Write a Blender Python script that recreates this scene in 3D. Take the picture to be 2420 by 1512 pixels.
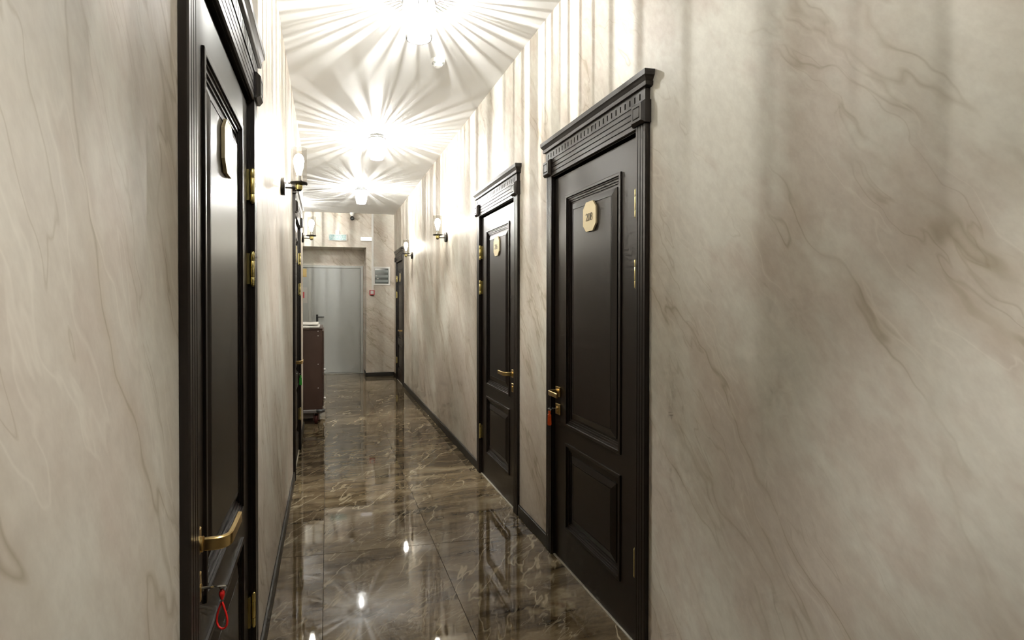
import bpy, bmesh, math, random
from mathutils import Vector, Matrix, Euler

for o in list(bpy.data.objects):
    bpy.data.objects.remove(o, do_unlink=True)
scene = bpy.context.scene
COL = scene.collection
random.seed(7)
PI = math.pi

# ------------------------------------------------------------------ camera
IMG_W, IMG_H = 2420.0, 1512.0
FPX, PPX, PPY = 1296.0, 1055.6, 722.5
cam_d = bpy.data.cameras.new('camera')
cam = bpy.data.objects.new('camera', cam_d)
COL.objects.link(cam)
cam.location = (0.0, 0.0, 1.35)
cam.rotation_euler = (math.radians(90 - 0.51), 0, math.radians(-12.3))
cam_d.sensor_fit = 'HORIZONTAL'
cam_d.sensor_width = 36.0
cam_d.lens = FPX * 36.0 / IMG_W
cam_d.shift_x = (IMG_W / 2 - PPX) / IMG_W
cam_d.shift_y = (PPY - IMG_H / 2) / IMG_W
cam_d.clip_start = 0.02
cam_d.clip_end = 60
scene.camera = cam

# ------------------------------------------------------------------ world, exposure
w = bpy.data.worlds.new('world')
scene.world = w
w.use_nodes = True
w.node_tree.nodes['Background'].inputs[0].default_value = (0.02, 0.02, 0.02, 1)
w.node_tree.nodes['Background'].inputs[1].default_value = 0.0
scene.view_settings.view_transform = 'Standard'
scene.view_settings.look = 'None'
scene.view_settings.gamma = 1.0
scene.view_settings.use_curve_mapping = False
scene.view_settings.exposure = 0.0
cy = scene.cycles
cy.use_adaptive_sampling = True
cy.adaptive_threshold = 0.1
cy.adaptive_min_samples = 12
cy.use_denoising = True
cy.max_bounces = 6
cy.diffuse_bounces = 4
cy.glossy_bounces = 3
cy.transmission_bounces = 3
cy.transparent_max_bounces = 8
cy.caustics_reflective = False
cy.caustics_refractive = False
cy.sample_clamp_indirect = 8.0
LAMP_EMIT = 80000.0        # crystal ceiling lamps
SCONCE_EMIT = 240.0       # bulbs of the wall lamps

# ------------------------------------------------------------------ room dimensions
XR, XL = 1.18, -0.25            # wall faces
YB, YE = -3.2, 9.85             # back wall, end wall
HC = 2.90                       # ceiling
Y_LEND = 5.98                   # where the left wall stops
XFL = -1.30                     # wall of the side recess
WT = 0.14                       # wall thickness
DOOR_W = 0.81                   # opening
DOOR_H = 2.005

# ------------------------------------------------------------------ materials
def new_mat(name):
    m = bpy.data.materials.new(name)
    m.use_nodes = True
    nt = m.node_tree
    for n in list(nt.nodes):
        nt.nodes.remove(n)
    out = nt.nodes.new('ShaderNodeOutputMaterial')
    return m, nt, out

def N(nt, kind, **kw):
    n = nt.nodes.new(kind)
    for k, v in kw.items():
        if k.startswith('i_'):
            key = k[2:]
            n.inputs[int(key) if key.isdigit() else key].default_value = v
        else:
            setattr(n, k, v)
    return n

def principled(name, col, rough=0.5, metal=0.0, spec=0.5, bump=None, coat=0.0, noise=0.0, nscale=40.0):
    m, nt, out = new_mat(name)
    b = N(nt, 'ShaderNodeBsdfPrincipled')
    b.inputs['Base Color'].default_value = (*col, 1)
    b.inputs['Roughness'].default_value = rough
    b.inputs['Metallic'].default_value = metal
    b.inputs['Specular IOR Level'].default_value = spec
    b.inputs['Coat Weight'].default_value = coat
    nt.links.new(b.outputs[0], out.inputs[0])
    if noise or bump:
        tc = N(nt, 'ShaderNodeTexCoord')
        nz = N(nt, 'ShaderNodeTexNoise')
        nz.inputs['Scale'].default_value = nscale
        nz.inputs['Detail'].default_value = 5
        nt.links.new(tc.outputs['Object'], nz.inputs['Vector'])
        if noise:
            mx = N(nt, 'ShaderNodeMix', data_type='RGBA', blend_type='MIX')
            mx.inputs[6].default_value = (*[c * (1 - noise) for c in col], 1)
            mx.inputs[7].default_value = (*[min(1, c * (1 + noise)) for c in col], 1)
            nt.links.new(nz.outputs[0], mx.inputs[0])
            nt.links.new(mx.outputs[2], b.inputs['Base Color'])
        if bump:
            bp = N(nt, 'ShaderNodeBump')
            bp.inputs['Strength'].default_value = bump
            bp.inputs['Distance'].default_value = 0.002
            nt.links.new(nz.outputs[0], bp.inputs['Height'])
            nt.links.new(bp.outputs[0], b.inputs['Normal'])
    return m

def emission(name, col, strength):
    m, nt, out = new_mat(name)
    e = N(nt, 'ShaderNodeEmission')
    e.inputs[0].default_value = (*col, 1)
    e.inputs[1].default_value = strength
    nt.links.new(e.outputs[0], out.inputs[0])
    return m

def ramp(nt, fac, stops, interp='LINEAR'):
    r = N(nt, 'ShaderNodeValToRGB')
    r.color_ramp.interpolation = interp
    el = r.color_ramp.elements
    while len(el) < len(stops):
        el.new(0.5)
    for e, (p, c) in zip(el, stops):
        e.position = p
        e.color = (*c, 1) if len(c) == 3 else c
    nt.links.new(fac, r.inputs[0])
    return r.outputs[0]

def math_node(nt, op, a, b=None, c=None, clamp=False):
    n = N(nt, 'ShaderNodeMath', operation=op, use_clamp=clamp)
    for i, v in enumerate((a, b, c)):
        if v is None:
            continue
        if isinstance(v, (int, float)):
            n.inputs[i].default_value = v
        else:
            nt.links.new(v, n.inputs[i])
    return n.outputs[0]

def mapping(nt, vec, rot=(0, 0, 0), scale=(1, 1, 1), loc=(0, 0, 0)):
    m = N(nt, 'ShaderNodeMapping')
    m.inputs['Location'].default_value = loc
    m.inputs['Rotation'].default_value = rot
    m.inputs['Scale'].default_value = scale
    nt.links.new(vec, m.inputs['Vector'])
    return m.outputs[0]

def noise(nt, vec, scale, detail=4, rough=0.55, dist=0.0, lac=2.0):
    n = N(nt, 'ShaderNodeTexNoise')
    n.inputs['Scale'].default_value = scale
    n.inputs['Detail'].default_value = detail
    n.inputs['Roughness'].default_value = rough
    n.inputs['Distortion'].default_value = dist
    n.inputs['Lacunarity'].default_value = lac
    nt.links.new(vec, n.inputs['Vector'])
    return n

def mixc(nt, fac, a, b, blend='MIX'):
    m = N(nt, 'ShaderNodeMix', data_type='RGBA', blend_type=blend)
    for idx, v in ((0, fac), (6, a), (7, b)):
        if isinstance(v, (int, float)):
            m.inputs[idx].default_value = v
        elif isinstance(v, tuple):
            m.inputs[idx].default_value = (*v, 1)
        else:
            nt.links.new(v, m.inputs[idx])
    return m.outputs[2]

def ridge(nt, vec, scale, width, detail=5, rough=0.55, dist=0.6):
    """thin lines where a noise field crosses its middle value"""
    n = noise(nt, vec, scale, detail, rough, dist)
    a = math_node(nt, 'ABSOLUTE', math_node(nt, 'SUBTRACT', n.outputs[0], 0.5))
    return math_node(nt, 'SUBTRACT', 1.0, math_node(nt, 'DIVIDE', a, width, clamp=True), clamp=True)

def wall_material(name, tilt, along, shift=0.0):
    """stone-effect wallpaper: cloudy beige with rosy patches and thin olive veins that run down at a slant"""
    m, nt, out = new_mat(name)
    geo = N(nt, 'ShaderNodeTexCoord')
    sep = N(nt, 'ShaderNodeSeparateXYZ')
    nt.links.new(geo.outputs['Object'], sep.inputs[0])
    cmb = N(nt, 'ShaderNodeCombineXYZ')
    nt.links.new(sep.outputs[along], cmb.inputs[0])
    nt.links.new(sep.outputs[2], cmb.inputs[1])
    cmb.inputs[2].default_value = shift
    # slanted, stretched frame
    p = mapping(nt, cmb.outputs[0], rot=(0, 0, tilt))
    st = mapping(nt, p, scale=(0.5, 1.0, 1.0))
    warp = noise(nt, p, 2.6, 3, 0.62)
    wv = N(nt, 'ShaderNodeVectorMath', operation='MULTIPLY_ADD')
    nt.links.new(warp.outputs[1], wv.inputs[0])
    wv.inputs[1].default_value = (0.15, 0.15, 0)
    nt.links.new(st, wv.inputs[2])
    v = wv.outputs[0]
    # pale grey-green clouds
    n1 = noise(nt, v, 1.7, 3, 0.6)
    base = ramp(nt, n1.outputs[0], [(0.38, (0.53, 0.475, 0.405)), (0.47, (0.585, 0.545, 0.47)), (0.55, (0.655, 0.635, 0.56))])
    # rosy patches with grainy borders
    n2 = noise(nt, mapping(nt, v, loc=(7, 3, 0)), 2.0, 5, 0.72)
    rose = math_node(nt, 'MULTIPLY', math_node(nt, 'MULTIPLY_ADD', n2.outputs[0], 9.0, -4.2, clamp=True), 0.66)
    c = mixc(nt, rose, base, (0.52, 0.44, 0.375))
    # fine mottling
    n3 = noise(nt, mapping(nt, p, scale=(7.0, 13.0, 1)), 3.0, 3, 0.7)
    c = mixc(nt, 0.2, c, ramp(nt, n3.outputs[0], [(0.35, (0.40, 0.34, 0.285)), (0.65, (0.70, 0.655, 0.57))]))
    # veins: thin olive core, soft flank, broken along their length
    vn = noise(nt, mapping(nt, v, scale=(0.52, 1.25, 1)), 1.9, 4, 0.55)
    ad = math_node(nt, 'ABSOLUTE', math_node(nt, 'SUBTRACT', vn.outputs[0], 0.5))
    core = math_node(nt, 'SUBTRACT', 1.0, math_node(nt, 'DIVIDE', ad, 0.007, clamp=True), clamp=True)
    flank = math_node(nt, 'SUBTRACT', 1.0, math_node(nt, 'DIVIDE', ad, 0.045, clamp=True), clamp=True)
    bm = math_node(nt, 'MULTIPLY_ADD', n1.outputs[0], -9.0, 5.5, clamp=True)
    c = mixc(nt, math_node(nt, 'MULTIPLY', math_node(nt, 'MULTIPLY', flank, bm), 0.32), c, (0.40, 0.325, 0.235))
    c = mixc(nt, math_node(nt, 'MULTIPLY', math_node(nt, 'MULTIPLY', core, bm), 0.46), c, (0.25, 0.20, 0.12))
    # pale and dark hairlines
    v2 = noise(nt, mapping(nt, v, loc=(5, 5, 0), scale=(0.6, 1.6, 1)), 2.8, 4, 0.6)
    pale = math_node(nt, 'SUBTRACT', 1.0, math_node(nt, 'DIVIDE', math_node(nt, 'ABSOLUTE', math_node(nt, 'SUBTRACT', v2.outputs[0], 0.5)), 0.010, clamp=True), clamp=True)
    c = mixc(nt, math_node(nt, 'MULTIPLY', math_node(nt, 'MULTIPLY', pale, bm), 0.34), c, (0.72, 0.675, 0.585))
    dark2 = math_node(nt, 'SUBTRACT', 1.0, math_node(nt, 'DIVIDE', math_node(nt, 'ABSOLUTE', math_node(nt, 'SUBTRACT', v2.outputs[0], 0.57)), 0.007, clamp=True), clamp=True)
    c = mixc(nt, math_node(nt, 'MULTIPLY', math_node(nt, 'MULTIPLY', dark2, bm), 0.34), c, (0.28, 0.225, 0.14))
    b = N(nt, 'ShaderNodeBsdfPrincipled')
    nt.links.new(c, b.inputs['Base Color'])
    b.inputs['Roughness'].default_value = 0.5
    b.inputs['Specular IOR Level'].default_value = 0.32
    bp = N(nt, 'ShaderNodeBump')
    bp.inputs['Strength'].default_value = 0.12
    bp.inputs['Distance'].default_value = 0.002
    nt.links.new(n3.outputs[0], bp.inputs['Height'])
    nt.links.new(bp.outputs[0], b.inputs['Normal'])
    nt.links.new(b.outputs[0], out.inputs[0])
    return m

def floor_tile_material():
    """polished brown marble; the pattern differs from tile to tile"""
    m, nt, out = new_mat('polished_brown_marble')
    tc = N(nt, 'ShaderNodeTexCoord')
    oi = N(nt, 'ShaderNodeObjectInfo')
    off = N(nt, 'ShaderNodeVectorMath', operation='MULTIPLY')
    nt.links.new(oi.outputs['Location'], off.inputs[0])
    off.inputs[1].default_value = (4.37, 2.91, 0)
    add = N(nt, 'ShaderNodeVectorMath', operation='ADD')
    nt.links.new(tc.outputs['Object'], add.inputs[0])
    nt.links.new(off.outputs[0], add.inputs[1])
    p = add.outputs[0]
    warp = noise(nt, p, 3.5, 3, 0.65)
    wv = N(nt, 'ShaderNodeVectorMath', operation='MULTIPLY_ADD')
    nt.links.new(warp.outputs[1], wv.inputs[0])
    wv.inputs[1].default_value = (0.085, 0.085, 0)
    nt.links.new(p, wv.inputs[2])
    v = wv.outputs[0]
    # grain runs across the corridor, rising a little
    g = mapping(nt, mapping(nt, v, rot=(0, 0, -0.12)), scale=(0.75, 3.4, 1))
    n1 = noise(nt, g, 2.4, 5, 0.66, 0.3)
    c = ramp(nt, n1.outputs[0], [(0.32, (0.040, 0.026, 0.013)), (0.42, (0.090, 0.063, 0.033)), (0.52, (0.142, 0.104, 0.058)), (0.62, (0.195, 0.150, 0.090)), (0.76, (0.27, 0.22, 0.14))])
    # fine dark dashes along the grain
    n4 = noise(nt, mapping(nt, v, rot=(0, 0, -0.15), scale=(1.4, 13, 1)), 3.0, 4, 0.7)
    dash = math_node(nt, 'MULTIPLY', math_node(nt, 'MULTIPLY_ADD', n4.outputs[0], -8.0, 3.2, clamp=True), 0.7)
    c = mixc(nt, dash, c, (0.035, 0.022, 0.011))
    # ochre clouds with crisp borders
    n5 = noise(nt, mapping(nt, v, rot=(0, 0, 0.7), scale=(1.2, 1.8, 1), loc=(3, 1, 0)), 1.8, 4, 0.6)
    cl = math_node(nt, 'MULTIPLY', math_node(nt, 'MULTIPLY_ADD', n5.outputs[0], 20.0, -12.6, clamp=True), 0.55)
    c = mixc(nt, cl, c, (0.33, 0.265, 0.16))
    rs = math_node(nt, 'MULTIPLY', math_node(nt, 'MULTIPLY_ADD', n5.outputs[0], 24.0, -16.4, clamp=True), 0.6)
    c = mixc(nt, rs, c, (0.11, 0.055, 0.020))
    # long pale veins running up the corridor with a slant, jagged at small scale
    br = noise(nt, mapping(nt, p, loc=(1, 8, 0)), 2.4, 1)
    bm = math_node(nt, 'MULTIPLY_ADD', br.outputs[0], 7.0, -2.9, clamp=True)
    bm2 = math_node(nt, 'SUBTRACT', 1.25, bm, clamp=True)
    v1 = noise(nt, mapping(nt, mapping(nt, v, rot=(0, 0, 0.55)), scale=(2.0, 0.42, 1)), 1.7, 4, 0.58)
    a1 = math_node(nt, 'ABSOLUTE', math_node(nt, 'SUBTRACT', v1.outputs[0], 0.5))
    l1 = math_node(nt, 'MULTIPLY_ADD', a1, -130.0, 1.3, clamp=True)
    c = mixc(nt, math_node(nt, 'MULTIPLY', math_node(nt, 'MULTIPLY', l1, bm), 0.72), c, (0.42, 0.355, 0.24))
    l1b = math_node(nt, 'MULTIPLY_ADD', math_node(nt, 'ABSOLUTE', math_node(nt, 'SUBTRACT', v1.outputs[0], 0.60)), -150.0, 1.15, clamp=True)
    c = mixc(nt, math_node(nt, 'MULTIPLY', math_node(nt, 'MULTIPLY', l1b, bm2), 0.6), c, (0.40, 0.335, 0.23))
    v2 = noise(nt, mapping(nt, mapping(nt, v, rot=(0, 0, 1.0)), scale=(2.6, 0.5, 1), loc=(6, 4, 0)), 2.2, 4, 0.6)
    l2 = math_node(nt, 'MULTIPLY_ADD', math_node(nt, 'ABSOLUTE', math_node(nt, 'SUBTRACT', v2.outputs[0], 0.5)), -130.0, 1.05, clamp=True)
    c = mixc(nt, math_node(nt, 'MULTIPLY', math_node(nt, 'MULTIPLY', l2, bm2), 0.5), c, (0.38, 0.32, 0.22))
    b = N(nt, 'ShaderNodeBsdfPrincipled')
    nt.links.new(c, b.inputs['Base Color'])
    b.inputs['Roughness'].default_value = 0.03
    b.inputs['Specular IOR Level'].default_value = 0.5
    nt.links.new(b.outputs[0], out.inputs[0])
    return m

def thin_glass(name, tint=(0.93, 0.93, 0.92), refl=0.9):
    m, nt, out = new_mat(name)
    t = N(nt, 'ShaderNodeBsdfTransparent')
    t.inputs[0].default_value = (*tint, 1)
    g = N(nt, 'ShaderNodeBsdfGlossy')
    g.inputs['Color'].default_value = (refl, refl, refl, 1)
    g.inputs['Roughness'].default_value = 0.02
    lw = N(nt, 'ShaderNodeLayerWeight')
    lw.inputs[0].default_value = 0.25
    mx = N(nt, 'ShaderNodeMixShader')
    nt.links.new(math_node(nt, 'MULTIPLY', lw.outputs['Facing'], 0.4), mx.inputs[0])
    nt.links.new(t.outputs[0], mx.inputs[1])
    nt.links.new(g.outputs[0], mx.inputs[2])
    nt.links.new(mx.outputs[0], out.inputs[0])
    return m

def crystal(name):
    m, nt, out = new_mat(name)
    t = N(nt, 'ShaderNodeBsdfTransparent')
    t.inputs[0].default_value = (0.96, 0.96, 0.96, 1)
    tr = N(nt, 'ShaderNodeBsdfTranslucent')
    tr.inputs[0].default_value = (0.9, 0.9, 0.88, 1)
    g = N(nt, 'ShaderNodeBsdfGlossy')
    g.inputs['Roughness'].default_value = 0.05
    fr = N(nt, 'ShaderNodeFresnel')
    fr.inputs[0].default_value = 1.6
    m1 = N(nt, 'ShaderNodeMixShader')
    m1.inputs[0].default_value = 0.72
    df = N(nt, 'ShaderNodeBsdfDiffuse')
    df.inputs[0].default_value = (0.9, 0.9, 0.88, 1)
    m0 = N(nt, 'ShaderNodeMixShader')
    m0.inputs[0].default_value = 0.45
    nt.links.new(tr.outputs[0], m0.inputs[1])
    nt.links.new(df.outputs[0], m0.inputs[2])
    nt.links.new(t.outputs[0], m1.inputs[1])
    nt.links.new(m0.outputs[0], m1.inputs[2])
    m2 = N(nt, 'ShaderNodeMixShader')
    nt.links.new(fr.outputs[0], m2.inputs[0])
    nt.links.new(m1.outputs[0], m2.inputs[1])
    nt.links.new(g.outputs[0], m2.inputs[2])
    nt.links.new(m2.outputs[0], out.inputs[0])
    return m

def frosted(name):
    m, nt, out = new_mat(name)
    tr = N(nt, 'ShaderNodeBsdfTranslucent')
    tr.inputs[0].default_value = (0.8, 0.8, 0.79, 1)
    df = N(nt, 'ShaderNodeBsdfDiffuse')
    df.inputs[0].default_value = (0.35, 0.35, 0.34, 1)
    mx = N(nt, 'ShaderNodeMixShader')
    mx.inputs[0].default_value = 0.5
    nt.links.new(tr.outputs[0], mx.inputs[1])
    nt.links.new(df.outputs[0], mx.inputs[2])
    nt.links.new(mx.outputs[0], out.inputs[0])
    return m

M = {}
M['wall_r'] = wall_material('marble_wallpaper_right', math.radians(-52), 1, 3.1)
M['wall_l'] = wall_material('marble_wallpaper_left', math.radians(58), 1)
M['wall_e'] = wall_material('marble_wallpaper_end', math.radians(40), 0)
M['tile'] = floor_tile_material()
M['grout'] = principled('dark_grout', (0.10, 0.08, 0.055), 0.8, noise=0.2)
M['ceiling'] = principled('white_ceiling_paint', (0.84, 0.84, 0.83), 0.6, spec=0.2, noise=0.02, nscale=3)
M['door'] = principled('espresso_lacquer', (0.0095, 0.0056, 0.0034), 0.35, spec=0.44, noise=0.25, nscale=25)
M['doorcase'] = principled('espresso_lacquer_trim', (0.0105, 0.0065, 0.0042), 0.36, spec=0.46, noise=0.2, nscale=25)
M['base'] = principled('dark_baseboard', (0.020, 0.017, 0.012), 0.42, noise=0.2, nscale=30)
M['threshold'] = principled('pale_stone_threshold', (0.38, 0.35, 0.29), 0.35, noise=0.3, nscale=30)
M['brass'] = principled('brushed_brass', (0.62, 0.45, 0.19), 0.30, 1.0, noise=0.08, nscale=120)
M['brass_hinge'] = principled('polished_brass', (0.72, 0.62, 0.27), 0.28, 1.0, noise=0.06, nscale=120)
M['plaque'] = principled('satin_gold_plate', (0.74, 0.63, 0.38), 0.45, 0.3, noise=0.05, nscale=60)
M['digits'] = principled('dark_engraving', (0.10, 0.075, 0.04), 0.6, noise=0.1)
M['steel'] = principled('steel', (0.55, 0.55, 0.53), 0.25, 1.0, noise=0.1, nscale=90)
M['chrome'] = principled('chrome', (0.72, 0.72, 0.72), 0.08, 1.0, noise=0.03)
M['darkhole'] = principled('dark_keyhole', (0.01, 0.01, 0.01), 0.7, noise=0.1)
M['red'] = principled('red_plastic', (0.55, 0.015, 0.012), 0.3, noise=0.1, nscale=60)
M['orange'] = principled('orange_plastic', (0.80, 0.10, 0.015), 0.35, noise=0.1, nscale=60)
M['green'] = principled('green_plastic', (0.05, 0.50, 0.06), 0.35, noise=0.1, nscale=60)
M['blackmetal'] = principled('black_metal', (0.018, 0.015, 0.012), 0.4, 0.6, noise=0.15, nscale=60)
M['glass'] = thin_glass('smoky_clear_glass', (0.80, 0.79, 0.775), 0.75)
M['crystal'] = crystal('crystal_prism')
M['frosted'] = frosted('frosted_glass')
M['bulb'] = emission('sconce_bulb_glow', (1.0, 0.95, 0.84), SCONCE_EMIT)
M['lampbulb'] = emission('lamp_bulb_glow', (1.0, 0.99, 0.945), LAMP_EMIT)
M['whiteplastic'] = principled('white_plastic', (0.72, 0.71, 0.68), 0.4, noise=0.04)
M['greydoor'] = principled('grey_powder_coat', (0.40, 0.415, 0.40), 0.42, noise=0.04, nscale=8)
M['greyframe'] = principled('grey_frame_paint', (0.44, 0.455, 0.43), 0.35, noise=0.04, nscale=8)
M['cart'] = principled('dark_brown_laminate', (0.052, 0.028, 0.019), 0.42, noise=0.12, nscale=14)
M['cartmetal'] = principled('grey_platform', (0.20, 0.18, 0.17), 0.4, 0.3, noise=0.1)
M['maroon'] = principled('maroon_rubber', (0.09, 0.015, 0.012), 0.5, noise=0.15)
M['blackrubber'] = principled('grey_rubber', (0.07, 0.07, 0.07), 0.5, noise=0.15)
M['towel'] = principled('white_terry', (0.80, 0.79, 0.75), 0.9, bump=0.8, noise=0.06, nscale=160)
M['teal'] = principled('teal_sign', (0.10, 0.21, 0.205), 0.25, noise=0.06)
M['palegreen'] = principled('pale_sign_letters', (0.40, 0.52, 0.48), 0.4, noise=0.04)
M['yellow'] = principled('yellow_sticker', (0.62, 0.45, 0.17), 0.5, noise=0.12)
M['signred'] = principled('sign_red', (0.48, 0.06, 0.07), 0.45, noise=0.05)
M['black'] = principled('black_plastic', (0.012, 0.011, 0.010), 0.35, noise=0.1)
M['smoked'] = principled('smoked_cover', (0.055, 0.065, 0.06), 0.15, noise=0.15, nscale=20)
M['breaker'] = principled('grey_breaker', (0.22, 0.25, 0.24), 0.4, noise=0.08)
M['paper'] = principled('plastic_pocket', (0.48, 0.48, 0.45), 0.3, noise=0.04)
M['striplight'] = emission('strip_light_cover', (1.0, 0.93, 0.86), 1.6)

# ------------------------------------------------------------------ mesh helpers
def to_obj(name, bm, mat, parent=None, smooth=None, loc=None):
    me = bpy.data.meshes.new(name)
    bmesh.ops.recalc_face_normals(bm, faces=bm.faces)
    bm.to_mesh(me)
    bm.free()
    me.materials.append(mat)
    if smooth is not None:
        me.polygons.foreach_set('use_smooth', [True] * len(me.polygons))
        me.set_sharp_from_angle(angle=math.radians(smooth))
    o = bpy.data.objects.new(name, me)
    COL.objects.link(o)
    if parent is not None:
        o.parent = parent
    if loc is not None:
        o.location = loc
    return o

def tag(o, label=None, cat=None, group=None, kind=None):
    if label: o['label'] = label
    if cat: o['category'] = cat
    if group: o['group'] = group
    if kind: o['kind'] = kind
    return o

def empty(name, loc=(0, 0, 0), rz=0.0):
    e = bpy.data.objects.new(name, None)
    e.empty_display_size = 0.05
    COL.objects.link(e)
    e.location = loc
    e.rotation_euler = (0, 0, rz)
    return e

def box(bm, x0, x1, y0, y1, z0, z1, bevel=0.0, seg=1):
    x0, x1 = min(x0, x1), max(x0, x1); y0, y1 = min(y0, y1), max(y0, y1); z0, z1 = min(z0, z1), max(z0, z1)
    vs = [bm.verts.new((x, y, z)) for z in (z0, z1) for y in (y0, y1) for x in (x0, x1)]
    F = [(0, 2, 3, 1), (4, 5, 7, 6), (0, 1, 5, 4), (2, 6, 7, 3), (0, 4, 6, 2), (1, 3, 7, 5)]
    fs = [bm.faces.new([vs[i] for i in f]) for f in F]
    if bevel > 0:
        es = set(e for f in fs for e in f.edges)
        bmesh.ops.bevel(bm, geom=list(es), offset=bevel, segments=seg, affect='EDGES', profile=0.5)

def mkbox(name, mat, parent, *d, bevel=0.0, seg=1, smooth=None):
    bm = bmesh.new()
    box(bm, *d, bevel=bevel, seg=seg)
    return to_obj(name, bm, mat, parent, smooth)

def lathe(bm, prof, seg=24, M4=None, cap=True):
    """prof: (r, h) list revolved about local z"""
    rings = []
    for r, hh in prof:
        ring = []
        for k in range(seg):
            a = 2 * PI * k / seg
            p = Vector((r * math.cos(a), r * math.sin(a), hh))
            ring.append(bm.verts.new(M4 @ p if M4 else p))
        rings.append(ring)
    for a, b in zip(rings, rings[1:]):
        for k in range(seg):
            bm.faces.new((a[k], a[(k + 1) % seg], b[(k + 1) % seg], b[k]))
    if cap:
        bm.faces.new(list(reversed(rings[0])))
        bm.faces.new(rings[-1])

def axis_matrix(p, d):
    """matrix taking local z to direction d at point p"""
    d = Vector(d).normalized()
    return Matrix.Translation(Vector(p)) @ d.to_track_quat('Z', 'Y').to_matrix().to_4x4()

def tube(bm, pts, r, seg=10, closed=False):
    pts = [Vector(p) for p in pts]
    n = len(pts)
    rings = []
    ref = None
    for i in range(n):
        a = pts[(i - 1) % n] if (closed or i > 0) else pts[i]
        b = pts[(i + 1) % n] if (closed or i < n - 1) else pts[i]
        t = (b - a).normalized()
        if ref is None:
            ref = t.orthogonal().normalized()
        ref = (ref - t * ref.dot(t)).normalized()
        q = t.cross(ref)
        rr = r[i] if isinstance(r, (list, tuple)) else r
        rings.append([bm.verts.new(pts[i] + (ref * math.cos(2 * PI * k / seg) + q * math.sin(2 * PI * k / seg)) * rr) for k in range(seg)])
    m = n if closed else n - 1
    for i in range(m):
        a, b = rings[i], rings[(i + 1) % n]
        for k in range(seg):
            bm.faces.new((a[k], a[(k + 1) % seg], b[(k + 1) % seg], b[k]))
    if not closed:
        bm.faces.new(list(reversed(rings[0])))
        bm.faces.new(rings[-1])

def prism_z(bm, prof, z0, z1):
    """prof: list of (x, y) closed polygon, extruded in z"""
    a = [bm.verts.new((x, y, z0)) for x, y in prof]
    b = [bm.verts.new((x, y, z1)) for x, y in prof]
    n = len(prof)
    for i in range(n):
        bm.faces.new((a[i], a[(i + 1) % n], b[(i + 1) % n], b[i]))
    bm.faces.new(list(reversed(a)))
    bm.faces.new(b)

def prism_x(bm, prof, x0, x1):
    """prof: list of (y, z) closed polygon, extruded in x"""
    a = [bm.verts.new((x0, y, z)) for y, z in prof]
    b = [bm.verts.new((x1, y, z)) for y, z in prof]
    n = len(prof)
    for i in range(n):
        bm.faces.new((a[i], a[(i + 1) % n], b[(i + 1) % n], b[i]))
    bm.faces.new(list(reversed(a)))
    bm.faces.new(b)

def prism_y(bm, prof, y0, y1):
    """prof: list of (x, z) closed polygon, extruded in y"""
    a = [bm.verts.new((x, y0, z)) for x, z in prof]
    b = [bm.verts.new((x, y1, z)) for x, z in prof]
    n = len(prof)
    for i in range(n):
        bm.faces.new((a[i], a[(i + 1) % n], b[(i + 1) % n], b[i]))
    bm.faces.new(list(reversed(a)))
    bm.faces.new(b)

def ring_loft(bm, x0, x1, z0, z1, prof, cap=True):
    """mitred rectangular rings: prof = (inset, d), d towards the viewer (-y)"""
    rings = []
    for ins, d in prof:
        rings.append([bm.verts.new((x, -d, z)) for x, z in ((x0 + ins, z0 + ins), (x1 - ins, z0 + ins), (x1 - ins, z1 - ins), (x0 + ins, z1 - ins))])
    for a, b in zip(rings, rings[1:]):
        for k in range(4):
            bm.faces.new((a[k], a[(k + 1) % 4], b[(k + 1) % 4], b[k]))
    if cap:
        bm.faces.new(rings[-1])

def level_loft(bm, hw, levels):
    """cornice with mitred returns: levels = (z, d)"""
    rings = []
    for z, d in levels:
        e = d
        rings.append([bm.verts.new((x, y, z)) for x, y in ((-hw - e, 0.0), (-hw - e, -d), (hw + e, -d), (hw + e, 0.0))])
    for a, b in zip(rings, rings[1:]):
        for k in range(4):
            bm.faces.new((a[k], a[(k + 1) % 4], b[(k + 1) % 4], b[k]))
    bm.faces.new(list(reversed(rings[0])))
    bm.faces.new(rings[-1])

# ------------------------------------------------------------------ digits drawn as contrasted strokes
def arc(cx, cz, rx, rz, a0, a1, n=18):
    return [(cx + rx * math.cos(math.radians(a0 + (a1 - a0) * i / n)), cz + rz * math.sin(math.radians(a0 + (a1 - a0) * i / n))) for i in range(n + 1)]

GLYPH = {   # unit cell 0..0.62 wide, 0..1 tall
    '2': [arc(0.31, 0.72, 0.24, 0.26, 170, -25) + [(0.42, 0.42), (0.2, 0.16), (0.06, 0.03)], [(0.05, 0.03), (0.3, 0.05), (0.56, 0.03), (0.58, 0.2)]],
    '0': [arc(0.31, 0.5, 0.24, 0.48, 0, 360, 30)],
    '8': [arc(0.31, 0.745, 0.19, 0.235, 0, 360, 24), arc(0.31, 0.26, 0.24, 0.255, 0, 360, 24)],
    '6': [arc(0.31, 0.3, 0.23, 0.29, 0, 360, 24), [(0.09, 0.32), (0.11, 0.55), (0.2, 0.8), (0.36, 0.95), (0.52, 0.99)]],
}

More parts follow.
